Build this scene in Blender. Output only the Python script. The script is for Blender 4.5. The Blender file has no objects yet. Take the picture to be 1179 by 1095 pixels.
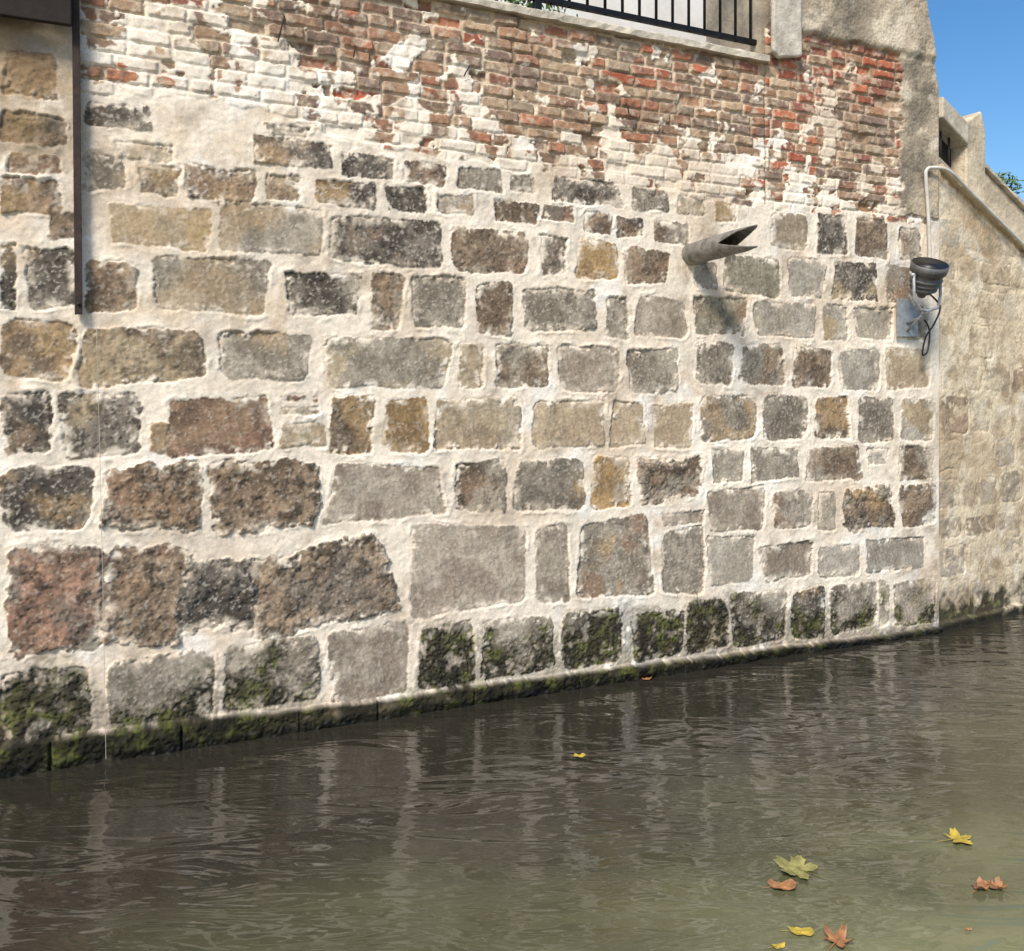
import bpy, math, random
import numpy as np
from mathutils import Vector, Matrix
random.seed(7); rng=np.random.RandomState(11)
scene=bpy.context.scene
# ---------------- survey frame: metric wall coordinates from measured photo points
F=1000.0; CX=589.5; HY=455.0; EYE=1.6; D0=4.62
dW=Vector((0.9142,0.4053,0)); nW=Vector((0.4053,-0.9142,0)); P0=Vector((0,D0,0))
def hit(u,v,P,n,off=0.0):
    r=Vector(((u-CX)/F,1.0,-(v-HY)/F))
    t=(n.dot(P)-n.dot(Vector((0,0,EYE)))+off)/n.dot(r)
    return Vector((0,0,EYE))+r*t
def W(u,v,off=0.0):
    p=hit(u,v,P0,nW,off); return (p-P0).dot(dW), p.z
def wp(s,z,off=0.0): return P0+dW*s+nW*off+Vector((0,0,z))
S_C=W(1081,455)[0]
PC=wp(S_C,0)
d2=Vector((0.848,0.530,0)).normalized(); n2=Vector((d2.y,-d2.x,0))
def W2(u,v,off=0.0):
    p=hit(u,v,PC,n2,off); return (p-PC).dot(d2), p.z
def wp2(t,z,off=0.0): return PC+d2*t+n2*off+Vector((0,0,z))
def WA(u,v):
    y=EYE*F/(v-HY); return Vector(((u-CX)/F*y,y,0))
def lin(c):
    c=np.array(c,dtype=float)/255.0
    return np.where(c<=0.04045,c/12.92,((c+0.055)/1.055)**2.4)
# ---------------- noise
TAB=rng.rand(512,512)
def vn(x,y,seed=0):
    x=x+seed*17.31; y=y+seed*9.77
    xi=np.floor(x).astype(int); yi=np.floor(y).astype(int)
    fx=x-xi; fy=y-yi; fx=fx*fx*(3-2*fx); fy=fy*fy*(3-2*fy)
    a=TAB[xi&511,yi&511]; b=TAB[(xi+1)&511,yi&511]; c=TAB[xi&511,(yi+1)&511]; d=TAB[(xi+1)&511,(yi+1)&511]
    return (a*(1-fx)+b*fx)*(1-fy)+(c*(1-fx)+d*fx)*fy
def fbm(x,y,sc,seed=0,o=4,g=0.5):
    # rotate each octave so that the lattice never shows
    r=0;a=1.0;t=0;f=1.0/sc
    for i in range(o):
        ca,sa=math.cos(0.6+i*1.1),math.sin(0.6+i*1.1)
        r=r+a*(vn((x*ca-y*sa)*f,(x*sa+y*ca)*f,seed+i*3)-0.5)*2; t+=a; a*=g; f*=2.03
    return r/t
def sst(a,b,x):
    t=np.clip((x-a)/(b-a),0,1); return t*t*(3-2*t)
def mix(a,b,m): return a*(1-m[...,None])+b*m[...,None]
def hsh(a,b,k=0): return TAB[(a*37+k*101+b*11)&511,(b*53+k*29+a*7)&511]
# ---------------- mesh helpers
def link(o): scene.collection.objects.link(o); return o
def mesh_obj(name,verts,faces,mat=None,smooth=False,parent=None):
    me=bpy.data.meshes.new(name); me.from_pydata([tuple(v) for v in verts],[],faces); me.update()
    o=link(bpy.data.objects.new(name,me))
    if mat: me.materials.append(mat)
    if smooth: me.polygons.foreach_set('use_smooth',[True]*len(me.polygons))
    if parent: o.parent=parent
    return o
def empty(name):
    o=link(bpy.data.objects.new(name,None)); o.empty_display_size=0.1; return o
def grid_obj(name,P,C,R,fm,mat,parent=None):
    ny,nx=P.shape[:2]
    idx=np.arange(ny*nx).reshape(ny,nx)
    q=np.stack([idx[:-1,:-1],idx[:-1,1:],idx[1:,1:],idx[1:,:-1]],-1)[fm]
    used=np.zeros(ny*nx,bool); used[q.ravel()]=True
    remap=np.cumsum(used)-1; q=remap[q]
    V=P.reshape(-1,3)[used]; Cc=C.reshape(-1,3)[used]; Rr=R.reshape(-1)[used]
    me=bpy.data.meshes.new(name)
    me.vertices.add(len(V)); me.vertices.foreach_set('co',V.astype(np.float32).ravel())
    me.loops.add(q.size); me.loops.foreach_set('vertex_index',q.astype(np.int32).ravel())
    me.polygons.add(len(q)); me.polygons.foreach_set('loop_start',np.arange(0,q.size,4,dtype=np.int32))
    try: me.polygons.foreach_set('loop_total',np.full(len(q),4,dtype=np.int32))
    except Exception: pass
    me.polygons.foreach_set('use_smooth',np.ones(len(q),bool))
    me.update(calc_edges=True)
    a=me.attributes.new('col','FLOAT_COLOR','POINT')
    a.data.foreach_set('color',np.concatenate([Cc,Rr[:,None]],1).astype(np.float32).ravel())
    me.materials.append(mat)
    o=link(bpy.data.objects.new(name,me))
    if parent: o.parent=parent
    return o
def prism(name,pts,fn,o0,o1,mat,parent=None,bevel=0):
    # polygon in wall coordinates extruded between two offsets
    v=[fn(a,b,o0) for a,b in pts]+[fn(a,b,o1) for a,b in pts]; k=len(pts)
    f=[list(range(k)),list(range(2*k-1,k-1,-1))]+[[i,i+k,(i+1)%k+k,(i+1)%k] for i in range(k)]
    o=mesh_obj(name,v,f,mat,parent=parent)
    import bmesh
    bm=bmesh.new(); bm.from_mesh(o.data); bmesh.ops.recalc_face_normals(bm,faces=bm.faces); bm.to_mesh(o.data); bm.free()
    if bevel:
        m=o.modifiers.new('bv','BEVEL'); m.width=bevel; m.segments=2
    return o
def tube(name,pts,r,mat,parent=None,n=12,caps=True):
    pts=[Vector(p) for p in pts]; rs=r if isinstance(r,(list,tuple)) else [r]*len(pts)
    V=[];Fc=[]; up=None
    for i,p in enumerate(pts):
        t=(pts[min(i+1,len(pts)-1)]-pts[max(i-1,0)]).normalized()
        if up is None:
            up=Vector((0,0,1)) if abs(t.z)<0.9 else Vector((1,0,0))
        a=(up-t*up.dot(t)).normalized(); b=t.cross(a); up=a
        for k in range(n):
            w=2*math.pi*k/n; V.append(p+(a*math.cos(w)+b*math.sin(w))*rs[i])
    for i in range(len(pts)-1):
        for k in range(n):
            Fc.append([i*n+k,i*n+(k+1)%n,(i+1)*n+(k+1)%n,(i+1)*n+k])
    if caps: Fc.append(list(range(n))[::-1]); Fc.append([(len(pts)-1)*n+k for k in range(n)])
    o=mesh_obj(name,V,Fc,mat,smooth=(r if not isinstance(r,(list,tuple)) else 1) and n>6,parent=parent)
    return o
# ---------------- materials
def newmat(name):
    m=bpy.data.materials.new(name); m.use_nodes=True; nt=m.node_tree; b=nt.nodes['Principled BSDF']; return m,nt,b
def simple(name,c1,c2,scale=8,rough=0.8,metal=0,bump=0.3,bscale=60,bdist=0.004,detail=8):
    m,nt,b=newmat(name); L=nt.links.new
    tc=nt.nodes.new('ShaderNodeTexCoord')
    n=nt.nodes.new('ShaderNodeTexNoise'); n.inputs['Scale'].default_value=scale; n.inputs['Detail'].default_value=detail; n.inputs['Roughness'].default_value=0.65
    L(tc.outputs['Object'],n.inputs['Vector'])
    cr=nt.nodes.new('ShaderNodeValToRGB'); cr.color_ramp.elements[0].position=0.35; cr.color_ramp.elements[1].position=0.65
    cr.color_ramp.elements[0].color=(*lin(c1),1); cr.color_ramp.elements[1].color=(*lin(c2),1)
    L(n.outputs['Fac'],cr.inputs['Fac']); L(cr.outputs['Color'],b.inputs['Base Color'])
    n2_=nt.nodes.new('ShaderNodeTexNoise'); n2_.inputs['Scale'].default_value=bscale; n2_.inputs['Detail'].default_value=6
    L(tc.outputs['Object'],n2_.inputs['Vector'])
    bp=nt.nodes.new('ShaderNodeBump'); bp.inputs['Strength'].default_value=bump; bp.inputs['Distance'].default_value=bdist
    L(n2_.outputs['Fac'],bp.inputs['Height']); L(bp.outputs['Normal'],b.inputs['Normal'])
    b.inputs['Roughness'].default_value=rough; b.inputs['Metallic'].default_value=metal
    return m
def masonry():
    m,nt,b=newmat('weathered_masonry'); L=nt.links.new
    at=nt.nodes.new('ShaderNodeAttribute'); at.attribute_name='col'
    tc=nt.nodes.new('ShaderNodeTexCoord')
    n=nt.nodes.new('ShaderNodeTexNoise'); n.inputs['Scale'].default_value=110; n.inputs['Detail'].default_value=5; n.inputs['Roughness'].default_value=0.8
    L(tc.outputs['Object'],n.inputs['Vector'])
    mr=nt.nodes.new('ShaderNodeMapRange'); mr.inputs[1].default_value=0.3; mr.inputs[2].default_value=0.7; mr.inputs[3].default_value=0.78; mr.inputs[4].default_value=1.22
    L(n.outputs['Fac'],mr.inputs[0])
    mx=nt.nodes.new('ShaderNodeVectorMath'); mx.operation='SCALE'
    L(at.outputs['Color'],mx.inputs[0]); L(mr.outputs[0],mx.inputs['Scale'])
    L(mx.outputs[0],b.inputs['Base Color'])
    bp=nt.nodes.new('ShaderNodeBump'); bp.inputs['Strength'].default_value=0.45; bp.inputs['Distance'].default_value=0.004
    L(n.outputs['Fac'],bp.inputs['Height']); L(bp.outputs['Normal'],b.inputs['Normal'])
    L(at.outputs['Alpha'],b.inputs['Roughness'])
    b.inputs['Specular IOR Level'].default_value=0.2
    return m
M=masonry()
# ---------------- stones measured off the photograph
KIN={'g':((164,152,134),(130,119,103)),'d':((134,123,109),(88,80,71)),'b':((154,133,110),(112,95,78)),
'o':((180,148,104),(142,116,82)),'t':((190,170,140),(162,142,116)),'l':((178,168,151),(152,141,125)),
'r':((158,123,101),(120,97,80)),'n':((174,160,141),(144,129,112)),'G':((152,143,122),(118,109,92))}
ST="""0 130 76 166 d;10 176 68 201 r;0 206 70 246 b;5 60 66 112 b;100 118 175 148 d;133 165 200 185 G;95 178 143 218 g;160 190 207 225 b
214 192 295 230 d;308 202 345 231 b;362 209 432 238 d;290 160 382 192 d;305 144 355 158 g;393 178 453 206 d;465 186 512 212 d;443 215 490 243 d
527 193 578 220 g;588 201 617 222 g;637 205 715 235 d;503 224 546 247 g;570 233 619 256 b;625 236 660 254 r;672 244 705 271 b;710 250 742 273 d
752 255 793 280 b;728 218 770 243 g;780 225 812 248 g;822 232 848 255 g;887 245 930 287 n;940 247 975 292 d;985 250 1022 298 b;1035 262 1060 300 g
125 238 243 285 t;254 235 371 292 g;380 250 509 305 d;520 263 608 314 b;622 272 653 318 b;664 278 712 322 o;718 287 770 328 b;833 295 898 340 G
908 297 950 342 l;960 302 1010 346 d;1020 306 1050 348 g;800 302 825 332 g;0 282 18 357 d;28 285 90 355 d -0.12;97 303 158 358 b;55 238 95 275 b
178 297 308 360 g;330 315 414 363 d;428 316 464 380 b;475 318 535 377 g;548 325 589 387 b;601 333 687 380 g;697 343 724 389 g;733 343 790 388 n
800 342 859 386 G;868 348 938 388 l;947 350 977 391 l;983 354 1028 391 l;1038 350 1068 392 g
0 368 88 438 b 0.1;93 378 237 442 b -0.05;253 382 357 438 g;374 388 517 447 g;528 395 556 448 t;571 397 631 447 b;643 399 713 452 n;724 402 781 452 g
802 394 845 444 g;853 396 903 444 g;912 399 958 446 b;967 402 1012 450 l;1020 403 1072 448 t
0 452 60 522 d;70 453 163 526 d;172 487 210 525 g 0.2;192 457 312 524 r -0.04;323 455 368 463 r;323 468 368 478 n;323 487 376 515 t;380 456 430 523 b
443 459 493 520 o;500 459 599 518 t;614 461 696 515 t;704 463 742 513 t;752 465 798 515 t;806 455 871 507 g;878 455 931 507 g;939 458 978 505 b
988 457 1029 510 g;1037 459 1075 508 l
0 537 106 612 d;121 535 230 612 b;243 535 365 612 b;380 535 510 598 n;525 531 582 590 b;592 529 672 588 g;681 525 727 586 o;737 527 805 577 b
820 517 855 555 g;865 515 919 553 g;929 514 990 553 b;998 516 1022 535 l;1035 514 1076 552 b
815 562 880 611 n;889 564 936 609 g;942 566 962 610 g;972 559 1028 607 b;1037 557 1079 606 b
10 630 121 748 r -0.03;116 632 218 742 b 0.10;206 645 302 724 d 0.08;290 628 452 722 b -0.17;473 605 605 703 n;617 605 656 695 n;667 597 749 687 g;762 590 811 604 n;762 608 811 684 g
815 617 868 672 l;877 626 935 667 n;942 628 990 665 l;997 620 1064 657 l
0 770 105 852 d;124 752 246 838 g;258 738 368 812 g;379 722 469 805 n;482 718 546 793 g;555 710 637 777 g;648 702 716 767 g;727 705 787 758 d
790 690 839 749 d;842 680 906 742 g;912 677 950 735 d;956 671 1010 727 g;1030 667 1077 719 g;1013 671 1024 721 g"""
stones=[]
for ent in ST.replace('\n',';').split(';'):
    a=ent.split(); x0,y0,x1,y1=map(float,a[:4]); k=a[4]; ro_=float(a[5]) if len(a)>5 else None
    um,vm=(x0+x1)/2,(y0+y1)/2
    s0=W(x0,vm)[0]; s1=W(x1,vm)[0]; z1=W(um,y0)[1]; z0=W(um,y1)[1]
    stones.append((s0,s1,z0,z1,k,ro_))
# continuation of the masonry outside the surveyed part
SL=W(-6,455)[0]
zr=0.16
while zr<3.1:
    hgt=random.uniform(0.2,0.36); s=SL-0.04
    while s>-8.9:
        w=random.uniform(0.22,0.55); stones.append((s-w,s,zr,zr+hgt-0.05,random.choice('gdbbgnlt'),None)); s-=w+random.uniform(0.03,0.07)
    zr+=hgt
# ---------------- main wall height field
h=0.0052
sg=np.concatenate([np.arange(-9,-2.7,0.04),np.arange(-2.7,S_C+h,h)]); sg=sg[sg<=S_C+0.004]
zg=np.concatenate([np.arange(-0.6,-0.04,0.05),np.arange(-0.04,4.4,h),np.arange(4.4,4.9,0.02)])
S,Z=np.meshgrid(sg,zg)
NT=fbm(S,Z,0.018,3,2); NG=fbm(S,Z,0.07,2)
H=0.005*fbm(S,Z,0.35,1)+0.004*NG+0.0016*NT
# mortar colour
mo=mix(np.broadcast_to(lin((238,223,201)),S.shape+(3,)),lin((220,200,175)),sst(-0.15,0.5,fbm(S,Z,0.5,4)))
mo=mix(mo,lin((178,158,134)),0.55*sst(0.15,0.6,fbm(S,Z,0.12,5)))
mo=mix(mo,lin((244,236,222)),0.7*sst(0.1,0.55,fbm(S,Z,0.2,6)))
mo=mo*(1+0.10*NT+0.08*NG)[...,None]
C=mo.copy()
warpx=0.016*fbm(S,Z,0.13,20,3)+0.005*fbm(S,Z,0.025,21,2); warpy=0.016*fbm(S,Z,0.13,22,3)+0.005*fbm(S,Z,0.025,23,2)
NF=fbm(S,Z,0.10,30); NM=fbm(S,Z,0.035,31); NS=fbm(S,Z,0.011,32,2); NS2=fbm(S,Z,0.016,34,2); NH=rng.rand(*S.shape)
NP=fbm(S,Z,0.055,36,5,0.6)
inst=np.zeros(S.shape); 
for i,(s0,s1,z0,z1,k,ro_) in enumerate(stones):
    m_=0.08
    a,b=np.searchsorted(sg,s0-m_),np.searchsorted(sg,s1+m_); c,d=np.searchsorted(zg,z0-m_),np.searchsorted(zg,z1+m_)
    if b<=a or d<=c: continue
    sl=(slice(c,d),slice(a,b))
    rr=random.Random(i*31+5)
    cs,cz=(s0+s1)/2,(z0+z1)/2; hs,hz=(s1-s0)/2,(z1-z0)/2
    amp=1.0 if k in 'dbr' else 0.75
    big=s1-s0>0.34 and z0<1.0 and z0>0.3 and k in 'rbd'
    if big: amp=2.8
    sc_=min(1.0,min(hs,hz)/0.07)
    p=S[sl]+warpx[sl]*amp*sc_-cs; q=Z[sl]+warpy[sl]*amp*sc_-cz
    rot=rr.uniform(-0.03,0.03); tp=rr.uniform(-0.10,0.10); tq=rr.uniform(-0.10,0.10)
    if ro_ is not None: rot=ro_
    q2=(q+p*rot)*(1+tq*p/max(hs,0.02)); p2=(p-q*rot)*(1+tp*q/max(hz,0.02))
    r=min(hs,hz)*rr.uniform(0.10,0.42)
    qx=np.abs(p2)-hs+r; qy=np.abs(q2)-hz+r
    sd=np.sqrt(np.maximum(qx,0)**2+np.maximum(qy,0)**2)+np.minimum(np.maximum(qx,qy),0)-r
    sd=sd+0.005*NS[sl]+0.008*NM[sl]
    mk=sst(0.002,-0.004,sd)
    # smears of mortar lapping onto the block
    lap=sst(0.10,0.32,NM[sl]*0.8+0.45*NF[sl])*sst(-0.055,-0.006,sd)
    mk=mk*(1-0.9*lap)
    c1,c2=lin(KIN[k][0]),lin(KIN[k][1])
    br=rr.uniform(0.86,1.16)
    ox,oy=rr.uniform(0,40),rr.uniform(0,40)
    nf=fbm(S[sl]+ox,Z[sl]+oy,0.13,40); nm=fbm(S[sl]+ox,Z[sl]+oy,0.035,41)
    tool=fbm((S[sl]+0.3*Z[sl])*2.6+ox,Z[sl]*0.7,0.03,45,2)
    tone=sst(-0.3,0.3,nf+0.4*nm)
    col=mix(np.broadcast_to(c2*br,p.shape+(3,)),c1*br,tone)
    pool=[(176,146,106),(152,127,101),(184,164,132),(122,111,98),(168,157,138),(148,119,95)] if k in 'dbrgG' else [(186,160,120),(178,164,142),(162,142,116)]
    for kk in range(2): # broad stains of other colours
        if rr.random()<(0.65 if k in 'dbr' else 0.4):
            oc=lin(rr.choice(pool))
            col=mix(col,oc,0.75*sst(-0.05,0.35,fbm(S[sl]+oy+kk*7,Z[sl]+ox,0.17,43)))
    dk={'d':1.0,'b':0.75,'r':0.6}.get(k,0.3)
    if k in 'gG' and rr.random()<0.35: dk=0.65
    if big: dk=1.1
    edge=sst(-0.06,0.0,sd)
    # soot crust gathers at the edges and in hollows
    col=mix(col,lin((62,54,46)),np.clip(dk*0.7*sst(0.05,0.48,0.9*NP[sl]+0.25*edge-0.03+0.55*nf),0,1))
    col=mix(col,lin((68,60,51)),0.45*dk*sst(0.25,0.55,NS2[sl]))
    # lime grains and dust near the joints
    sp=0.45 if k in 'gd' else 0.28
    col=mix(col,lin((214,204,186)),sp*sst(0.22,0.5,NS[sl]-0.25*nm-0.05))
    col=mix(col,lin((220,204,180)),0.6*edge*sst(-0.1,0.35,NF[sl]+0.5*NS2[sl]))
    col=col*(0.89+0.22*NH[sl]+0.18*tool)[...,None]
    C[sl]=mix(C[sl],col,mk)
    rgh={'d':0.007,'b':0.007,'r':0.005}.get(k,0.0035)*(2.2 if big else 1)
    prot=rr.uniform(-0.005,0.003)+(0.010 if big else 0)
    hh=prot+rgh*nf+rgh*0.8*NP[sl]+0.0018*NS[sl]+0.0018*tool-0.003*dk*sst(0.25,0.5,NS2[sl])
    hh=hh+rr.uniform(-0.008,0.008)*p/max(hs,.05)+rr.uniform(-0.006,0.010)*q/max(hz,.05)
    H[sl]=H[sl]*(1-mk)+hh*mk-0.004*np.exp(-((sd+0.004)/0.005)**2)*sst(-0.2,0.2,NF[sl])+0.004*np.exp(-((sd-0.012)/0.009)**2)*sst(-0.1,0.4,NG[sl])
    inst[sl]=np.maximum(inst[sl],mk)
# ---- brick zone
bp=[(-400,-500),(70,-400),(90,108),(200,110),(300,124),(400,168),(560,190),(640,202),(740,218),(880,240),(1000,252),(1040,256),(1090,256)]
bs=[W(u,v) for u,v in bp]
ZB=np.interp(S,[a for a,_ in bs],[b for _,b in bs])
ZB=np.where(S<W(92,100)[0],9.0,ZB)
DB=Z-ZB+0.04*fbm(S,Z,0.15,50)
zone=sst(-0.006,0.006,DB)
S88=W(882,100)[0]; S91=W(916,50)[0]
bz=Z+0.014*fbm(S,S*0+3.3,1.2,51)+0.006*fbm(S,Z,0.08,52); bx=S+0.009*fbm(S,Z,0.06,53)
CH=0.0635
row=np.floor(bz/CH).astype(int)
Lr=0.13+0.075*hsh(row,row*0,1)
off=hsh(row,row*0+5,2)*3
xx=(bx+off)/Lr; ci=np.floor(xx).astype(int)
e0=ci+(hsh(row,ci,3)-0.5)*0.4; e1=ci+1+(hsh(row,ci+1,3)-0.5)*0.4
ci=np.where(xx<e0,ci-1,np.where(xx>=e1,ci+1,ci))
e0=ci+(hsh(row,ci,3)-0.5)*0.4; e1=ci+1+(hsh(row,ci+1,3)-0.5)*0.4
hx=(e1-e0)/2*Lr; px=np.abs(xx-(e0+e1)/2)*Lr; pz=np.abs(bz-(row+0.5)*CH)
joint=0.005+0.006*hsh(row,ci,4)
rb=0.008
qx=px-hx+joint+rb; qy=pz-CH/2+joint*0.8+rb
bsd=np.sqrt(np.maximum(qx,0)**2+np.maximum(qy,0)**2)+np.minimum(np.maximum(qx,qy),0)-rb+0.005*fbm(S,Z,0.025,54,3)
bm_=sst(0.0015,-0.003,bsd)
hc=hsh(row,ci,6); hv=hsh(row,ci,7); hd=hsh(row,ci,8)
pal=np.array([lin(c) for c in [(164,132,106),(174,144,116),(148,122,100),(184,156,126),(160,118,94),(172,118,90),(140,118,103),(162,142,118),(166,128,100),(134,112,96)]])
red=np.array([lin(c) for c in [(172,98,72),(180,104,76),(156,90,70),(162,112,90),(146,96,80),(184,114,84)]])
bc=pal[np.minimum((hc*10).astype(int),9)]
rc=red[np.minimum((hc*6).astype(int),5)]
redz=np.maximum(sst(S88-0.01,S88+0.01,S)*(hv<0.65)*(DB>0.05+0.2*hsh(row,ci,12))*np.where(S<W(940,100)[0],1,Z>W(960,115)[1]), (fbm(S,Z,0.7,55)+0.12*sst(0,1.5,S)>0.22)*(hv<0.36))
redz=np.maximum(redz,(hv<0.05)*1.0)
bc=mix(bc,rc,redz.astype(float))
bc=bc*(0.84+0.36*hd)[...,None]
bc=mix(bc,lin((98,83,71)),0.6*sst(0.05,0.5,fbm(S,Z,0.05,56)+0.3*fbm(S,Z,0.4,57)))
bc=mix(bc,lin((204,184,158)),0.65*sst(0.02,0.42,fbm(S,Z,0.035,58)))
bc=bc*(0.85+0.3*NH)[...,None]
jm=mix(np.broadcast_to(lin((204,184,158)),S.shape+(3,)),lin((144,122,100)),sst(-0.2,0.35,fbm(S,Z,0.3,59)))
jm=jm*(1+0.25*NT)[...,None]
BCc=mix(jm,bc,bm_)
hb=-0.014+bm_*(0.013+0.014*(hd-0.5)+0.006*fbm(S,Z,0.04,61))-0.025*(hsh(row,ci,9)<0.08)*bm_
# lime wash remains, thick next to the stonework
lw=1.08-DB/0.44
lw=np.where(S<W(345,50)[0]-0.2*fbm(S,Z,0.3,68),1.05-DB/0.85,lw)
lwn=fbm(S,Z,0.10,62)*1.1+0.6*(hsh(row,ci,10)-0.5)+0.2*fbm(S,Z,0.03,63)-0.18*bm_
lm=sst(0.0,0.10,lwn+np.clip(lw,-1,1.05)*0.85-0.38)
lm=np.maximum(lm,sst(0.54,0.62,fbm(S,Z,0.16,64)*1.3+0.25*fbm(S,Z,0.03,65)))
BCc=mix(BCc,mo*1.02,lm); hb=hb*(1-lm)+lm*(0.002+0.5*hb+0.005*fbm(S,Z,0.05,66))
C=mix(C,BCc,zone*(1-inst*(DB<0.05))); 
H=H*(1-zone)+hb*zone
# straight joint where the two brick walls meet
sj=np.exp(-((S-S88-0.006*fbm(S,Z,0.1,67))/0.007)**2)*(Z>W(882,235)[1])
H=H-0.01*sj; C=mix(C,lin((160,142,120)),0.7*sj)
# rendered pier on the right
ptop=W(960,47)[1]
pm=np.maximum(sst(-0.01,0.01,Z-ptop-0.03*fbm(S,Z,0.12,70))*(S>S88), sst(-0.012,0.012,S-W(1034,150)[0]+0.10*fbm(S,Z,0.14,75)+0.03*NM)*(Z>W(1050,250)[1]+0.05*NF))
# the same render carries on down the arris in worn patches
cr_=sst(-0.02,0.02,S-W(1072,400)[0]+0.12*fbm(S,Z,0.2,76)+0.02*NM)
pcx=mix(np.broadcast_to(lin((184,168,144)),S.shape+(3,)),lin((142,130,112)),sst(-0.2,0.4,fbm(S,Z,0.3,71)))
pcx=mix(pcx,lin((104,96,84)),0.7*sst(0.05,0.5,fbm(S,Z,0.10,72)+0.3*NS))
pcx=mix(pcx,lin((216,202,178)),0.7*sst(0.12,0.45,fbm(S,Z,0.14,73)))
pcx=pcx*(0.85+0.3*NH)[...,None]
C=mix(C,mo*0.84,cr_*0.8)
C=mix(C,pcx,pm); H=H*(1-pm)+pm*(0.010+0.02*sst(-0.02,0.04,Z-ptop)+0.010*fbm(S,Z,0.09,74)+0.003*NS)
# brown and olive tones near the eave, stains below outlet
left=sst(W(150,100)[0],W(20,100)[0],S)*sst(W(60,300)[1],W(60,100)[1],Z)
C=mix(C,lin((120,97,72)),0.8*left*sst(-0.4,0.2,fbm(S,Z,0.15,80)))
C=mix(C,lin((52,52,34)),0.8*np.exp(-((Z-W(40,150)[1])/0.09)**2)*sst(W(80,150)[0],W(60,150)[0],S)*sst(-0.3,0.2,NF+0.4*NM))
ps,pz_=W(792,295)
st=np.exp(-((S-ps-0.02)/0.05)**2)*sst(pz_,pz_-0.05,Z)*sst(pz_-0.5,pz_-0.1,Z)
C=mix(C,lin((120,104,86)),0.5*st*sst(-0.3,0.3,fbm(S,Z*0.3,0.03,81)))
# ochre run-off in the plaster at the upper left
oc_=sst(0.0,0.4,fbm(S,Z,0.22,92))*(S<W(330,250)[0])*(Z>W(100,450)[1])*(1-zone)
C=mix(C,lin((198,166,122)),0.35*oc_)
# general grime, vertical streaks
C=C*(1-0.14*sst(0,0.5,fbm(S,Z*0.35,0.12,82)))[...,None]
# footing ledge + moss + wet line
zl=np.interp(S,[-9,W(0,856)[0],W(400,808)[0],W(740,764)[0],W(1080,722)[0]],[0.13,W(0,856)[1],W(400,808)[1],W(740,764)[1],W(1080,722)[1]])
zl=zl+0.016*fbm(S,S*0,0.3,83)+0.010*fbm(S,Z*0,0.05,84)
led=sst(0.006,-0.006,Z-zl)
jn=np.abs(((S*1.9+0.8*fbm(S,S*0,0.9,85))%1)-0.5)
ledh=0.045+0.016*fbm(S,Z,0.12,86)+0.006*NM-0.02*sst(0.487,0.496,jn)
H=H*(1-led)+ledh*led
lc=mix(np.broadcast_to(lin((118,106,86)),S.shape+(3,)),lin((52,48,36)),sst(-0.4,0.3,fbm(S,Z,0.10,87)+0.3))
lc=mix(lc,lin((168,152,126)),0.8*sst(0.75,1.1,S)*sst(0.022,0.0,zl-Z)*sst(-0.4,0.1,NF))
C=mix(C,lc,led)
mzx=[(-9,.38),(W(0,800)[0],.42),(W(105,800)[0],.40),(W(125,780)[0],.29),(W(370,780)[0],.30),(W(385,780)[0],.10),(W(470,760)[0],.10),(W(488,760)[0],.36),(W(640,740)[0],.33),(W(650,730)[0],.44),(W(800,730)[0],.42),(W(900,720)[0],.28),(W(1000,700)[0],.22),(3.2,.17)]
mz=np.interp(S,[a for a,_ in mzx],[b for _,b in mzx])
mg=sst(0.07,-0.10,Z-mz+0.26*fbm(S,Z,0.17,88)+0.10*NM)
mossc=mix(np.broadcast_to(lin((50,47,30)),S.shape+(3,)),lin((84,86,42)),sst(-0.1,0.35,fbm(S,Z,0.045,89)+0.35*fbm(S,Z,0.3,90)))
mossc=mix(mossc,lin((27,25,19)),0.9*sst(-0.1,0.25,fbm(S,Z,0.09,91)))
gate=0.55+0.45*np.maximum(inst,led)
mw=np.clip(mg*gate*sst(-0.6,-0.1,NM+0.4*NF),0,1)
C=mix(C,mossc*(0.75+0.5*NH)[...,None],mw*0.94); H=H+0.006*mw*sst(-0.3,0.5,NM+NS)
wet=sst(0.06,0.02,Z+0.012*NF)
C=C*(1-0.72*wet)[...,None]
Rg=0.92-0.5*wet
top=np.where(S<S88,3.625,9)
rt=np.interp(Z,[-1,W(1078,110)[1],W(1062,0)[1],4.9],[S_C+1,S_C+0.0,W(1062,0)[0],W(1062,0)[0]-0.08])
fm=((Z<top)&(S<=rt))[:-1,:-1]
Pm=np.empty(S.shape+(3,))
H2=np.where((S>S_C-0.02),H*np.clip((S_C-S)/0.02,0,1),H)
for i in range(3):
    Pm[...,i]=P0[i]+dW[i]*S+nW[i]*H2+(Z if i==2 else 0)
wall=empty('stone_and_brick_wall')
grid_obj('masonry_face',Pm,C,Rg,fm,M,wall)
plaster=simple('old_render',(184,168,144),(140,130,114),6,0.92,bump=0.6,bscale=40,bdist=0.01)
coping_m=simple('cement_coping',(214,202,180),(160,150,132),9,0.9,bump=0.6,bscale=50,bdist=0.008)
prism('core_left',[(-9,-0.6),(S88,-0.6),(S88,3.62),(-9,3.62)],wp,-0.045,-0.5,plaster,wall)
prism('core_right',[(S88,-0.6),(S_C-0.004,-0.6),(S_C-0.004,W(1078,110)[1]),(W(1062,0)[0]-0.004,W(1062,0)[1]),(W(1062,0)[0]-0.085,4.89),(S88,4.89)],wp,-0.046,-0.6,plaster,wall)
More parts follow.
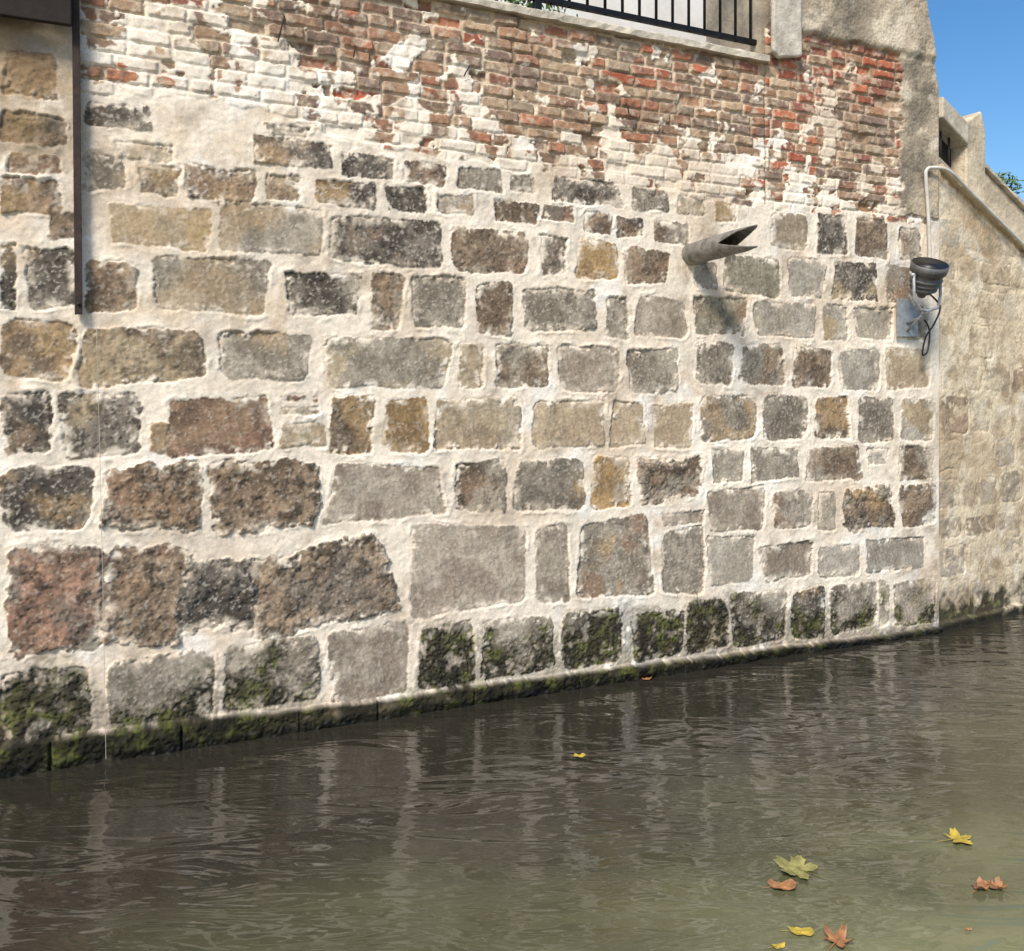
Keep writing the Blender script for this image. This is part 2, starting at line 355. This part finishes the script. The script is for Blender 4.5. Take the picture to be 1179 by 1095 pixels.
# coping slabs with worn edges
def slab_strip(name,a0,a1,fn,zf,th,o0,o1,mat,parent,step=0.05,seed=3):
    r=random.Random(seed); V=[];Fc=[]; n=int((a1-a0)/step)+1
    for i in range(n+1):
        a=a0+(a1-a0)*i/n; j=lambda k=0.005:r.uniform(-k,k); z=zf(a)
        cs=[(o0+j(),z-th+j(0.003)),(o0+j(),z-0.012+j()),(o0-0.014+j(),z+j(0.003)),(o1,z),(o1,z-th)]
        for o_,zz in cs: V.append(fn(a,zz,o_))
    for i in range(n):
        for k in range(5):
            Fc.append([i*5+k,(i+1)*5+k,(i+1)*5+(k+1)%5,i*5+(k+1)%5])
    Fc.append([0,1,2,3,4]); Fc.append([n*5+k for k in range(5)][::-1])
    return mesh_obj(name,V,Fc,mat,parent=parent)
slab_strip('coping',-9,S88-0.004,wp,lambda a:3.672,0.047,0.035,-0.5,coping_m,wall)
# ---------------- far wall (turns away, descending parapet)
tg=np.concatenate([np.arange(0,2.2,0.006),np.arange(2.2,14,0.05)]); z2=np.concatenate([np.arange(-0.6,-0.03,0.05),np.arange(-0.03,3.2,0.006)])
T,Y2=np.meshgrid(tg,z2)
def ledge(t): return np.maximum(3.15-0.44*t,2.0)
nS=fbm(T,Y2,0.011,108,2); nM=fbm(T,Y2,0.035,109); nF=fbm(T,Y2,0.12,125)
H=0.008*fbm(T,Y2,0.3,101)+0.006*fbm(T,Y2,0.06,102)+0.002*nS
mo=mix(np.broadcast_to(lin((224,205,173)),T.shape+(3,)),lin((194,171,139)),sst(-0.2,0.4,fbm(T,Y2,0.4,104)))
mo=mix(mo,lin((158,135,106)),0.65*sst(0.05,0.42,fbm(T,Y2,0.1,105)+0.3*nS))
mo=mix(mo,lin((236,222,198)),0.6*sst(0.1,0.45,fbm(T,Y2,0.16,126)))
C=mo*(0.9+0.2*rng.rand(*T.shape))[...,None]
wx=0.030*fbm(T,Y2,0.12,106,4); wy=0.026*fbm(T,Y2,0.12,107,4)
zr=0.11; I2=np.zeros(T.shape)
rr=random.Random(44)
while zr<3.0:
    hgt=rr.uniform(0.19,0.30); s=0.04-rr.uniform(0,0.1)
    while s<13.5:
        w=rr.uniform(0.15,0.40); k=rr.choice('ttlngtgnb')
        a,b=np.searchsorted(tg,s-0.05),np.searchsorted(tg,s+w+0.05); c,d=np.searchsorted(z2,zr-0.05),np.searchsorted(z2,zr+hgt+0.01)
        sl=(slice(c,d),slice(a,b)); hs,hz=w/2,(hgt-rr.uniform(0.04,0.08))/2; r=hz*rr.uniform(0.2,0.5)
        vis=rr.uniform(0.25,0.95)
        if b>a and d>c:
            p=T[sl]+wx[sl]-s-hs; q=Y2[sl]+wy[sl]-zr-hz; qx=np.abs(p)-hs+r; qy=np.abs(q)-hz+r
            sd=np.sqrt(np.maximum(qx,0)**2+np.maximum(qy,0)**2)+np.minimum(np.maximum(qx,qy),0)-r
            mk=sst(0.004,-0.008,sd)*(1-0.9*sst(-0.05,0.3,nM[sl]+0.5*nF[sl]))*vis
            nf=fbm(T[sl],Y2[sl],0.11,110+int(w*100))
            col=mix(np.broadcast_to(lin(KIN[k][0]),p.shape+(3,)),lin(KIN[k][1]),sst(-0.1,0.6,nf))*rr.uniform(0.9,1.15)
            col=mix(col,lin((96,82,66)),0.65*sst(0.12,0.5,nM[sl]+0.6*nS[sl]+0.3*nf))
            C[sl]=mix(C[sl],col,mk); H[sl]=H[sl]+mk*(0.002+0.006*nf)-0.006*np.exp(-(sd/0.008)**2)*vis*sst(-0.1,0.3,nF[sl]); I2[sl]=np.maximum(I2[sl],mk)
        s+=w+rr.uniform(0.03,0.05)
    zr+=hgt
led=sst(0.004,-0.004,Y2-0.05-0.02*fbm(T,T*0,0.2,120))
H=H*(1-led)+led*0.02
mg=sst(0.08,-0.08,Y2-0.16+0.26*fbm(T,Y2,0.12,121)+0.05*nM)
C=mix(C,mix(np.broadcast_to(lin((46,42,28)),T.shape+(3,)),lin((86,86,44)),sst(0,0.4,nM)),0.92*mg)
C=C*(1-0.7*sst(0.05,0.015,Y2))[...,None]
H=H*np.clip(T/0.02,0,1)
P=np.empty(T.shape+(3,))
for i in range(3): P[...,i]=PC[i]+d2[i]*T+n2[i]*H+(Y2 if i==2 else 0)
fw=empty('canal_wall')
grid_obj('masonry_face_far',P,C,0.92-0.4*sst(0.05,0.0,Y2),(Y2<ledge(T))[:-1,:-1],M,fw)
prism('core_far',[(0.0,-0.6),(14,-0.6),(14,1.98),(2.61,1.98),(0.0,3.13)],wp2,-0.04,-0.3,plaster,fw)
parap=simple('parapet_cement',(222,204,174),(166,150,126),5,0.92,bump=0.7,bscale=28,bdist=0.014)
slab_strip('ledge',0.0,2.6,wp2,lambda t:3.175-0.44*t,0.04,0.035,-0.3,parap,fw)
zt=lambda t:3.18-0.44*t
prism('parapet',[(0.565,zt(.565)),(2.6,zt(2.6)),(2.6,zt(2.6)+0.30),(0.565,zt(.565)+0.29)],wp2,-0.02,-0.2,parap,fw,0.012)
slab_strip('parapet_cap',0.565,2.6,wp2,lambda t:zt(t)+0.33,0.035,0.01,-0.24,coping_m,fw)
prism('parapet_end',[(2.6,2.0),(14,2.0),(14,2.35),(2.6,2.36)],wp2,-0.02,-0.2,parap,fw,0.012)
ta=W2(1111,140)[0]; tb=W2(1133,140)[0]
prism('pillar',[(ta,zt(ta)+0.001),(tb,zt(tb)+0.001),(tb,W2(1131,150)[1]),(tb-0.05,W2(1122,126)[1]),(ta,W2(1111,140)[1])],wp2,0.012,-0.26,parap,fw,0.012)
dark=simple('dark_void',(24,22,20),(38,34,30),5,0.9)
prism('niche_coping',[(0.0,W2(1082,136)[1]),(ta-0.002,W2(1111,168)[1]),(ta-0.002,W2(1111,143)[1]),(0.0,W2(1082,112)[1])],wp2,0.03,-0.3,coping_m,fw,0.01)
prism('niche_shade_panel',[(0.0,2.95),(ta,2.95),(ta,3.45),(0.0,3.52)],wp2,-0.10,-0.15,dark,fw)  # near-black panel, painted shade for the depth of the opening
prism('niche_sill',[(0.0,zt(0)+0.003),(ta,zt(ta)+0.003),(ta,zt(ta)+0.05),(0.0,zt(0)+0.05)],wp2,0.0,-0.098,plaster,fw,0.01)
for i,tt in enumerate((0.1,0.2)):
    tube('niche_bar_%d'%i,[wp2(tt,zt(tt)+0.04,-0.05),wp2(tt,W2(1095,150)[1],-0.05)],0.008,dark,fw,8)
# ---------------- water
wm,nt,b=newmat('canal_water'); L=nt.links.new
tc=nt.nodes.new('ShaderNodeTexCoord')
def mapn(sc,rot=0):
    mp=nt.nodes.new('ShaderNodeMapping'); mp.inputs['Scale'].default_value=sc; mp.inputs['Rotation'].default_value=(0,0,rot); L(tc.outputs['Object'],mp.inputs['Vector']); return mp
def noi(mp,scale,det,dist=0.0):
    n=nt.nodes.new('ShaderNodeTexNoise'); n.inputs['Scale'].default_value=scale; n.inputs['Detail'].default_value=det; n.inputs['Distortion'].default_value=dist; L(mp.outputs[0],n.inputs['Vector']); return n
A=noi(mapn((0.7,2.4,1),-0.2),2.6,2,1.0); B=noi(mapn((0.9,2.4,1),0.1),8,1.5,0.5)
def math_(op,a,b_=None,c=None):
    m=nt.nodes.new('ShaderNodeMath'); m.operation=op
    for i,v in enumerate((a,b_,c)):
        if v is None: continue
        if isinstance(v,(int,float)): m.inputs[i].default_value=v
        else: L(v,m.inputs[i])
    return m.outputs[0]
ad=math_('MULTIPLY_ADD',B.outputs['Fac'],0.16,A.outputs['Fac'])
bpn=nt.nodes.new('ShaderNodeBump'); bpn.inputs['Strength'].default_value=0.42; bpn.inputs['Distance'].default_value=0.035
L(ad,bpn.inputs['Height']); L(bpn.outputs['Normal'],b.inputs['Normal'])
# silty green; sunlit shallows painted in, paler towards the near right
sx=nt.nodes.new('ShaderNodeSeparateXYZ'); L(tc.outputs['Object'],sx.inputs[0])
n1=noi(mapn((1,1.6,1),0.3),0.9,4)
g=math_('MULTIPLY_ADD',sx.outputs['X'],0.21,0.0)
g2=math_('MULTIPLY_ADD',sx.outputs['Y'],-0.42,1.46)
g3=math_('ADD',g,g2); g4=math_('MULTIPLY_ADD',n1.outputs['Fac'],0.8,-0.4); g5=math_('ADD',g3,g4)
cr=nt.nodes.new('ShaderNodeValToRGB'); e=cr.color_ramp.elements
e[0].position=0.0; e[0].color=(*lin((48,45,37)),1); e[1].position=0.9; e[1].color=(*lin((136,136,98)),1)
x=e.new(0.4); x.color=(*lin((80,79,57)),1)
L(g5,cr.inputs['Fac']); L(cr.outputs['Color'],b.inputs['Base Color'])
b.inputs['Roughness'].default_value=0.02; b.inputs['IOR'].default_value=1.62
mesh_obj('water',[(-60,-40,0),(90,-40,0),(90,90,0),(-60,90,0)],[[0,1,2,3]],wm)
# ---------------- grounds
gm=simple('ground_soil',(120,108,84),(86,84,56),3,0.95)
v=[wp(-60,3.5,-0.45),wp(S_C-0.1,3.5,-0.45),wp(S_C-0.1,3.5,-80),wp(-60,3.5,-80)]
v2=[wp(S_C-0.1,1.9,-0.3),wp2(60,1.9,-0.3),wp2(60,1.9,-80),wp(S_C-0.1,1.9,-80)]
mesh_obj('ground',v+v2,[[0,1,2,3],[4,5,6,7]],gm)
qm=simple('quay_stone',(150,142,126),(112,104,92),4,0.9,bscale=30)
prism('quay',[(-40,-0.6),(60,-0.6),(60,0.14),(-40,0.14)],wp,3.6,30,qm,None,0.02)
# ---------------- railing
iron=simple('black_iron',(26,26,28),(40,38,38),20,0.5,0.6)
rail=empty('iron_railing'); ro=-0.10
SE=W(881,40,ro)[0]
zb=3.775
def bar(name,s0,z0,s1,z1,w,o,parent,mat=iron):
    return prism(name,[(s0,z0),(s1,z0),(s1,z1),(s0,z1)],wp,o+w/2,o-w/2,mat,parent,0.002)
bar('bottom_rail',-3.0,zb,SE,zb+0.03,0.03,ro,rail); bar('top_rail',-3.0,4.62,SE,4.66,0.04,ro,rail); bar('mid_rail',-3.0,4.48,SE,4.50,0.02,ro,rail)
s=SE-0.115;k=0
while s>-3.0:
    tube('baluster_%d'%k,[wp(s,zb+0.0,ro),wp(s,4.63,ro)],0.009,iron,rail,8); s-=0.115;k+=1
bar('end_post',SE,3.67,SE+0.045,4.75,0.045,ro,rail)
for i,sp_ in enumerate((SE-1.6,SE-3.2)): bar('post_%d'%i,sp_,3.67,sp_+0.04,4.7,0.042,ro,rail)
# ---------------- house behind, gate pillar
white=simple('white_render',(236,232,224),(220,214,204),4,0.85,bump=0.25,bscale=60)
house=empty('plaster_house')
ha=W(664,10,-1.5)[0]
prism('walls',[(ha,3.5),(ha+3.2,3.5),(ha+3.2,6.4),(ha,6.4)],wp,-1.5,-6,white,house)
tile=simple('roof_tile',(158,88,62),(124,70,52),12,0.9)
r0=[wp(ha-0.35,6.4,-1.15),wp(ha+3.55,6.4,-1.15),wp(ha+3.55,6.4,-6.35),wp(ha-0.35,6.4,-6.35),wp(ha+1.2,7.6,-3.75),wp(ha+2.0,7.6,-3.75)]
mesh_obj('roof',r0,[[0,1,5,4],[1,2,5],[2,3,4,5],[3,0,4],[0,3,2,1]],tile,parent=house)
glass=simple('window_glass',(40,48,56),(60,68,76),2,0.08,bump=0)
prism('window',[(ha+1.6,4.7),(ha+2.5,4.7),(ha+2.5,5.9),(ha+1.6,5.9)],wp,-1.47,-1.52,glass,house)
for i,(a0,b0,a1,b1) in enumerate([(1.52,4.62,2.58,4.7),(1.52,5.9,2.58,5.98),(1.52,4.7,1.6,5.9),(2.5,4.7,2.58,5.9),(2.03,4.7,2.07,5.9)]):
    prism('window_frame_%d'%i,[(ha+a0,b0),(ha+a1,b0),(ha+a1,b1),(ha+a0,b1)],wp,-1.44,-1.51,white,house,0.005)
gpm=simple('grey_lime_render',(214,204,186),(168,158,142),9,0.9,bump=0.7,bscale=40,bdist=0.01)
gp=prism('gate_pillar',[(S88+0.012,3.69),(S88+0.06,3.655),(W(917,20)[0],3.69),(W(914,20)[0],4.95),(S88+0.012,4.95)],wp,0.056,0.02,gpm,None,0.012)
# ---------------- wooden eave + iron bar upper left
wood=simple('dark_wood',(44,34,27),(25,20,17),14,0.9)
eave=empty('wooden_eave')
o1=0.10
a1,zz1=W(82,34,o1)
prism('fascia_board',[(-5,zz1),(a1,zz1+0.02),(a1,zz1+0.5),(-5,zz1+0.5)],wp,o1,o1-0.03,wood,eave,0.004)
prism('soffit',[(-5,zz1+0.04),(a1,zz1+0.05),(a1,zz1+0.08),(-5,zz1+0.07)],wp,o1-0.032,-0.02,wood,eave)
prism('rafter',[(a1-0.4,zz1-0.03),(a1-0.32,zz1-0.03),(a1-0.32,zz1+0.04),(a1-0.4,zz1+0.04)],wp,o1-0.04,0.0,wood,eave)
rust=simple('rusty_iron',(48,38,34),(72,54,44),25,0.75,0.3)
ib=empty('iron_angle_bar'); fo=0.045
A1=W(82,-60,fo);A2=W(91,-60,fo);A3=W(95,362,fo);A4=W(86,362,fo)
def box3(name,pts4,o0,o1,mat,parent): return prism(name,pts4,wp,o0,o1,mat,parent,0.002)
box3('web',[A4,A3,A2,A1],fo,fo-0.006,rust,ib)
B1=(A1[0]+0.006,A1[1]);B4=(A4[0]+0.006,A4[1])
box3('flange',[A4,B4,B1,A1],fo-0.0065,0.015,rust,ib)
tube('fixing_pin',[wp((A3[0]+A4[0])/2,W(90,350,.04)[1],-0.01),wp((A3[0]+A4[0])/2,W(90,350,.04)[1],0.052)],0.008,rust,ib,8)
strm=simple('pale_string',(196,188,174),(166,158,146),30,0.8)
sa=[W(111,375,0.02),W(115,520,0.03),W(119,700,0.04),W(122,874,0.07)]
tube('hanging_string',[wp(a,max(z,-0.02),o_) for (a,z),o_ in zip(sa,(0.02,0.03,0.04,0.07))],0.0012,strm,None,6)
# ---------------- drain spout with split end
zinc=simple('weathered_steel',(156,150,140),(98,92,84),18,0.6,0.25,bump=0.5,bscale=45)
sp0,zp0=W(796,293)
R=0.068; Lp=0.58; NSEG=48; V=[];Fc=[]
c0=wp(sp0,zp0,0); axu=dW; axv=Vector((0,0,1))
rows=26
for i in range(rows+1):
    for k in range(NSEG):
        w=2*math.pi*k/NSEG
        # fish-mouth: prongs at top and bottom, notch at the sides
        e=abs(math.sin(w)); ln=Lp*(1-0.42*(1-e)**0.8)
        y=-0.03+(ln+0.03)*i/rows
        rr_=R*(1+0.03*math.sin(y*30)*math.sin(3*w))
        if i>rows-4: rr_*=1-0.04*(i-rows+4)*e*0.6
        V.append(c0+nW*y+axu*math.cos(w)*rr_+axv*(math.sin(w)*rr_*0.95+0.02*y))
n0=len(V)
for i in range(rows+1):
    for k in range(NSEG):
        w=2*math.pi*k/NSEG; p=V[i*NSEG+k]; V.append(p-(axu*math.cos(w)+axv*math.sin(w))*0.006)
for i in range(rows):
    for k in range(NSEG):
        a,b_,c,d=i*NSEG+k,i*NSEG+(k+1)%NSEG,(i+1)*NSEG+(k+1)%NSEG,(i+1)*NSEG+k
        Fc.append([a,b_,c,d]); Fc.append([n0+d,n0+c,n0+b_,n0+a])
for k in range(NSEG):
    a,b_=rows*NSEG+k,rows*NSEG+(k+1)%NSEG; Fc.append([a,b_,n0+b_,n0+a])
spo=mesh_obj('drain_spout',V,Fc,zinc,smooth=True)
# ---------------- floodlight
fl=empty('floodlight')
grey=simple('lamp_housing',(118,116,114),(82,80,78),20,0.5,0.3); alu=simple('galvanised_bracket',(176,178,180),(140,142,144),22,0.5,0.4)
black=simple('lamp_glass',(22,21,21),(36,35,35),6,0.45,bump=0)
of=0.2
lc_=wp(*W(1067,318,of),of)
ax=(Vector((0.02,-0.50,0.86))).normalized()
prof=[(-0.115,0.03),(-0.112,0.055),(-0.09,0.07),(-0.088,0.082),(-0.075,0.084),(-0.073,0.074),(-0.06,0.076),(-0.058,0.09),(-0.045,0.092),(-0.043,0.082),(-0.03,0.084),(-0.028,0.098),(-0.012,0.1),(-0.01,0.09),(0.03,0.096),(0.032,0.112),(0.085,0.115),(0.088,0.108),(0.05,0.1)]
tube('housing',[lc_+ax*a for a,_ in prof[:-1]],[b_ for _,b_ in prof[:-1]],grey,fl,32,False)
tube('reflector',[lc_+ax*0.087,lc_+ax*0.04,lc_+ax*0.0],[0.108,0.09,0.03],black,fl,32,True)
tube('rear_cap',[lc_-ax*0.15,lc_-ax*0.14,lc_-ax*0.114],[0.012,0.026,0.032],grey,fl,20)
yk=dW
pts=[lc_+yk*0.118+ax*0.01,lc_+yk*0.122-Vector((0,0,0.12)),lc_+yk*0.10-Vector((0,0,0.2)),lc_+yk*0.0-Vector((0,0,0.225)),lc_-yk*0.06-Vector((0,0,0.215)),lc_-yk*0.112-Vector((0,0,0.15)),lc_-yk*0.118+ax*0.01]
tube('yoke',pts,0.010,alu,fl,8)
for sgn in (-1,1): tube('pivot_%d'%(sgn+1),[lc_+yk*0.09*sgn,lc_+yk*0.135*sgn],0.014,alu,fl,12)
pa=[W(1029,345),W(1042,345),W(1052,360),W(1052,388),W(1029,388)]
prism('wall_plate',[pa[4],pa[3],pa[2],pa[1],pa[0]],wp,0.035,0.02,alu,fl,0.002)
pc=W(1040,372); 
tube('arm',[wp(pc[0],pc[1],0.03),wp(pc[0]+0.03,pc[1]+0.02,0.12),wp(*W(1066,358,of),of)],0.017,alu,fl,10)
tube('arm_brace',[wp(pc[0],pc[1]-0.06,0.03),wp(*W(1062,362,of*0.9),of*0.9)],0.008,alu,fl,8)
cab=[(1064,333,.2),(1082,352,.17),(1076,372,.14),(1066,388,.1),(1062,408,.07),(1068,404,.06),(1070,380,.05),(1061,366,.05),(1048,372,.04)]
cp=[wp(*W(u,v_,o_),o_) for u,v_,o_ in cab]
def smooth_pts(p,n=6):
    out=[]
    for i in range(len(p)-1):
        p0,p1,p2,p3=p[max(i-1,0)],p[i],p[i+1],p[min(i+2,len(p)-1)]
        for k in range(n):
            t=k/n; out.append(0.5*((2*p1)+(p2-p0)*t+(2*p0-5*p1+4*p2-p3)*t*t+(3*p1-p0-3*p2+p3)*t**3))
    out.append(p[-1]); return out
tube('cable',smooth_pts(cp),0.006,black,fl,8)
cm=simple('white_conduit_plastic',(212,206,194),(180,172,158),10,0.6,bump=0.1)
cd=[wp(*W(1071,312,.03),.03),wp(*W(1069,250,.03),.03),wp(*W(1066,205,.03),.03),wp(*W(1067,196,.03),.03),wp(*W(1073,193,.04),.04)]
cd+=[wp2(t,3.13-0.44*t,0.055) for t in (0.03,0.3,0.8,1.4,2.6)]
tube('wall_conduit',smooth_pts(cd,4),0.012,cm,None,12)
# ---------------- iron hooks in the brickwork
for (u,v_,du,dv) in [(328,18,-8,30),(410,50,-3,16),(542,74,-8,14),(722,118,2,12)]:
    a=wp(*W(u,v_),-0.01); b_=wp(*W(u+du*0.4,v_+dv*0.35,0.02),0.02); c=wp(*W(u+du,v_+dv,0.014),0.014)
    tube('iron_hook',smooth_pts([a,b_,c],5),0.0036,rust,None,6)
# ---------------- leaves on the water
def leafmat(name,c1,c2): return simple(name,c1,c2,30,0.55,bump=0.2)
LM={'y':leafmat('yellow_leaf',(206,178,70),(156,134,50)),'o':leafmat('orange_leaf',(186,132,84),(120,80,52)),'g':leafmat('olive_leaf',(166,158,92),(116,108,62))}
def leaf(u,v_,size,kind,rot,maple=False,curl=0.5):
    c=WA(u,v_); r=random.Random(int(u)); N=40; V=[c+Vector((0,0,0.008))]; rings=3
    ph=r.uniform(0,6)
    for j in range(1,rings+1):
        f=j/rings
        for i in range(N):
            a=2*math.pi*i/N
            if maple:
                # five broad toothed lobes, short at the stalk
                lob=0.52+0.48*abs(math.cos(2.5*a))**0.9
                b_=lob*(1-0.45*sst(2.2,3.1,abs((a+math.pi)%(2*math.pi)-math.pi)))*(1+0.10*math.sin(17*a+ph))
            else:
                b_=(0.42+0.58*abs(math.cos(a))**1.5)*(1+0.10*math.sin(5*a+ph)+0.05*math.sin(13*a))
            z=0.005+size*curl*(f*b_)**2*(0.25+0.5*math.sin(a*2+ph)**2)
            V.append(c+Vector((math.cos(a+rot)*b_*f*size,math.sin(a+rot)*b_*f*size,float(z))))
    Fc=[[0,1+i,1+(i+1)%N] for i in range(N)]
    for j in range(rings-1):
        for i in range(N):
            q0=1+j*N; Fc.append([q0+i,q0+N+i,q0+N+(i+1)%N,q0+(i+1)%N])
    d_=Vector((math.cos(rot+math.pi),math.sin(rot+math.pi),0)); st=c+d_*size*1.7+Vector((0,0,0.006))
    base=len(V); w=Vector((-d_.y,d_.x,0))*0.0014
    V+=[c+w+Vector((0,0,.009)),c-w+Vector((0,0,.009)),st-w*0.6,st+w*0.6]; Fc.append([base,base+1,base+2,base+3])
    mesh_obj('fallen_leaf',V,Fc,LM[kind])
for args in [(1103,968,.052,'y',.2,True,.4),(918,1003,.076,'g',2.5,True,.35),(902,1023,.046,'o',.1,False,.6),(1130,1024,.036,'o',.6,False,1.0),(1149,1024,.034,'o',2.2,True,1.0),
 (923,1075,.036,'y',-.1,False,.4),(964,1086,.046,'o',.8,True,.9),(668,872,.030,'y',.1,False),(744,783,.03,'o',.2,False),(1115,1072,.01,'o',.2,False),(896,1092,.02,'y',.2,False)]:
    leaf(*args)
# ---------------- plants
gm1=simple('foliage_green',(96,124,52),(50,76,30),20,0.6)
def bush(name,center,rad,n,size,seed):
    r=random.Random(seed); V=[];Fc=[]
    for i in range(n):
        while True:
            q=Vector((r.uniform(-1,1),r.uniform(-1,1),r.uniform(-1,1)))
            if 0.25<q.length<1: break
        c=center+Vector((q.x*rad[0],q.y*rad[1],q.z*rad[2]))*(0.8+0.3*r.random())
        a=Vector((r.gauss(0,1),r.gauss(0,1),r.gauss(0,1))).normalized(); b_=a.orthogonal().normalized(); s_=size*r.uniform(0.6,1.3)
        k=len(V); V+=[c-a*s_,c+b_*s_*0.4,c+a*s_,c-b_*s_*0.4]; Fc.append([k,k+1,k+2,k+3])
    for i in range(6):
        k=len(V); e_=center+Vector((r.uniform(-.7,.7)*rad[0],r.uniform(-.7,.7)*rad[1],rad[2]*0.6)); bb=center-Vector((0,0,rad[2]*1.1)); w=Vector((0.006,0,0))
        V+=[bb-w,bb+w,e_+w*0.3,e_-w*0.3]; Fc.append([k,k+1,k+2,k+3])
    return mesh_obj(name,V,Fc,gm1)
bush('shrub',wp(W(600,20,-.8)[0]-0.1,3.9,-0.9),(0.5,0.35,0.42),1500,0.035,1)
bush('shrub',wp2(W2(1160,200,-.35)[0],W2(1160,206,-.35)[1]-0.04,-0.4),(0.2,0.1,0.10),200,0.03,2)
bush('wall_plant',wp2(0.02,W2(1081,108)[1]+0.02,-0.12),(0.035,0.05,0.06),60,0.016,3)
# ---------------- light, sky, camera
to_sun=Vector((-0.36*math.cos(math.radians(46)),-0.933*math.cos(math.radians(46)),math.sin(math.radians(46)))).normalized()
el=math.asin(to_sun.z); az=math.atan2(to_sun.x,to_sun.y)
w=bpy.data.worlds.new('World'); scene.world=w; w.use_nodes=True; nt=w.node_tree
bg=nt.nodes['Background']; sk=nt.nodes.new('ShaderNodeTexSky'); sk.sky_type='NISHITA'; sk.sun_disc=False; sk.sun_elevation=el; sk.sun_rotation=az
hs=nt.nodes.new('ShaderNodeHueSaturation'); hs.inputs['Saturation'].default_value=1.35; hs.inputs['Value'].default_value=1.12
nt.links.new(sk.outputs[0],hs.inputs['Color']); nt.links.new(hs.outputs[0],bg.inputs[0]); bg.inputs[1].default_value=0.15
sd_=bpy.data.lights.new('sun','SUN'); sd_.energy=4.25; sd_.angle=math.radians(15); sd_.color=(1.0,0.945,0.86)
so=link(bpy.data.objects.new('sun',sd_)); so.rotation_euler=to_sun.to_track_quat('Z','Y').to_euler()
cam=bpy.data.cameras.new('camera'); co=link(bpy.data.objects.new('camera',cam)); co.location=(0,0,EYE); co.rotation_euler=(math.radians(90),0,0)
cam.sensor_width=36; cam.lens=36*F/1179; cam.shift_y=-(547.5-HY)/1179; cam.clip_end=500; cam.clip_start=0.05
scene.camera=co
scene.view_settings.view_transform='Standard'; scene.view_settings.look='None'; scene.view_settings.exposure=0
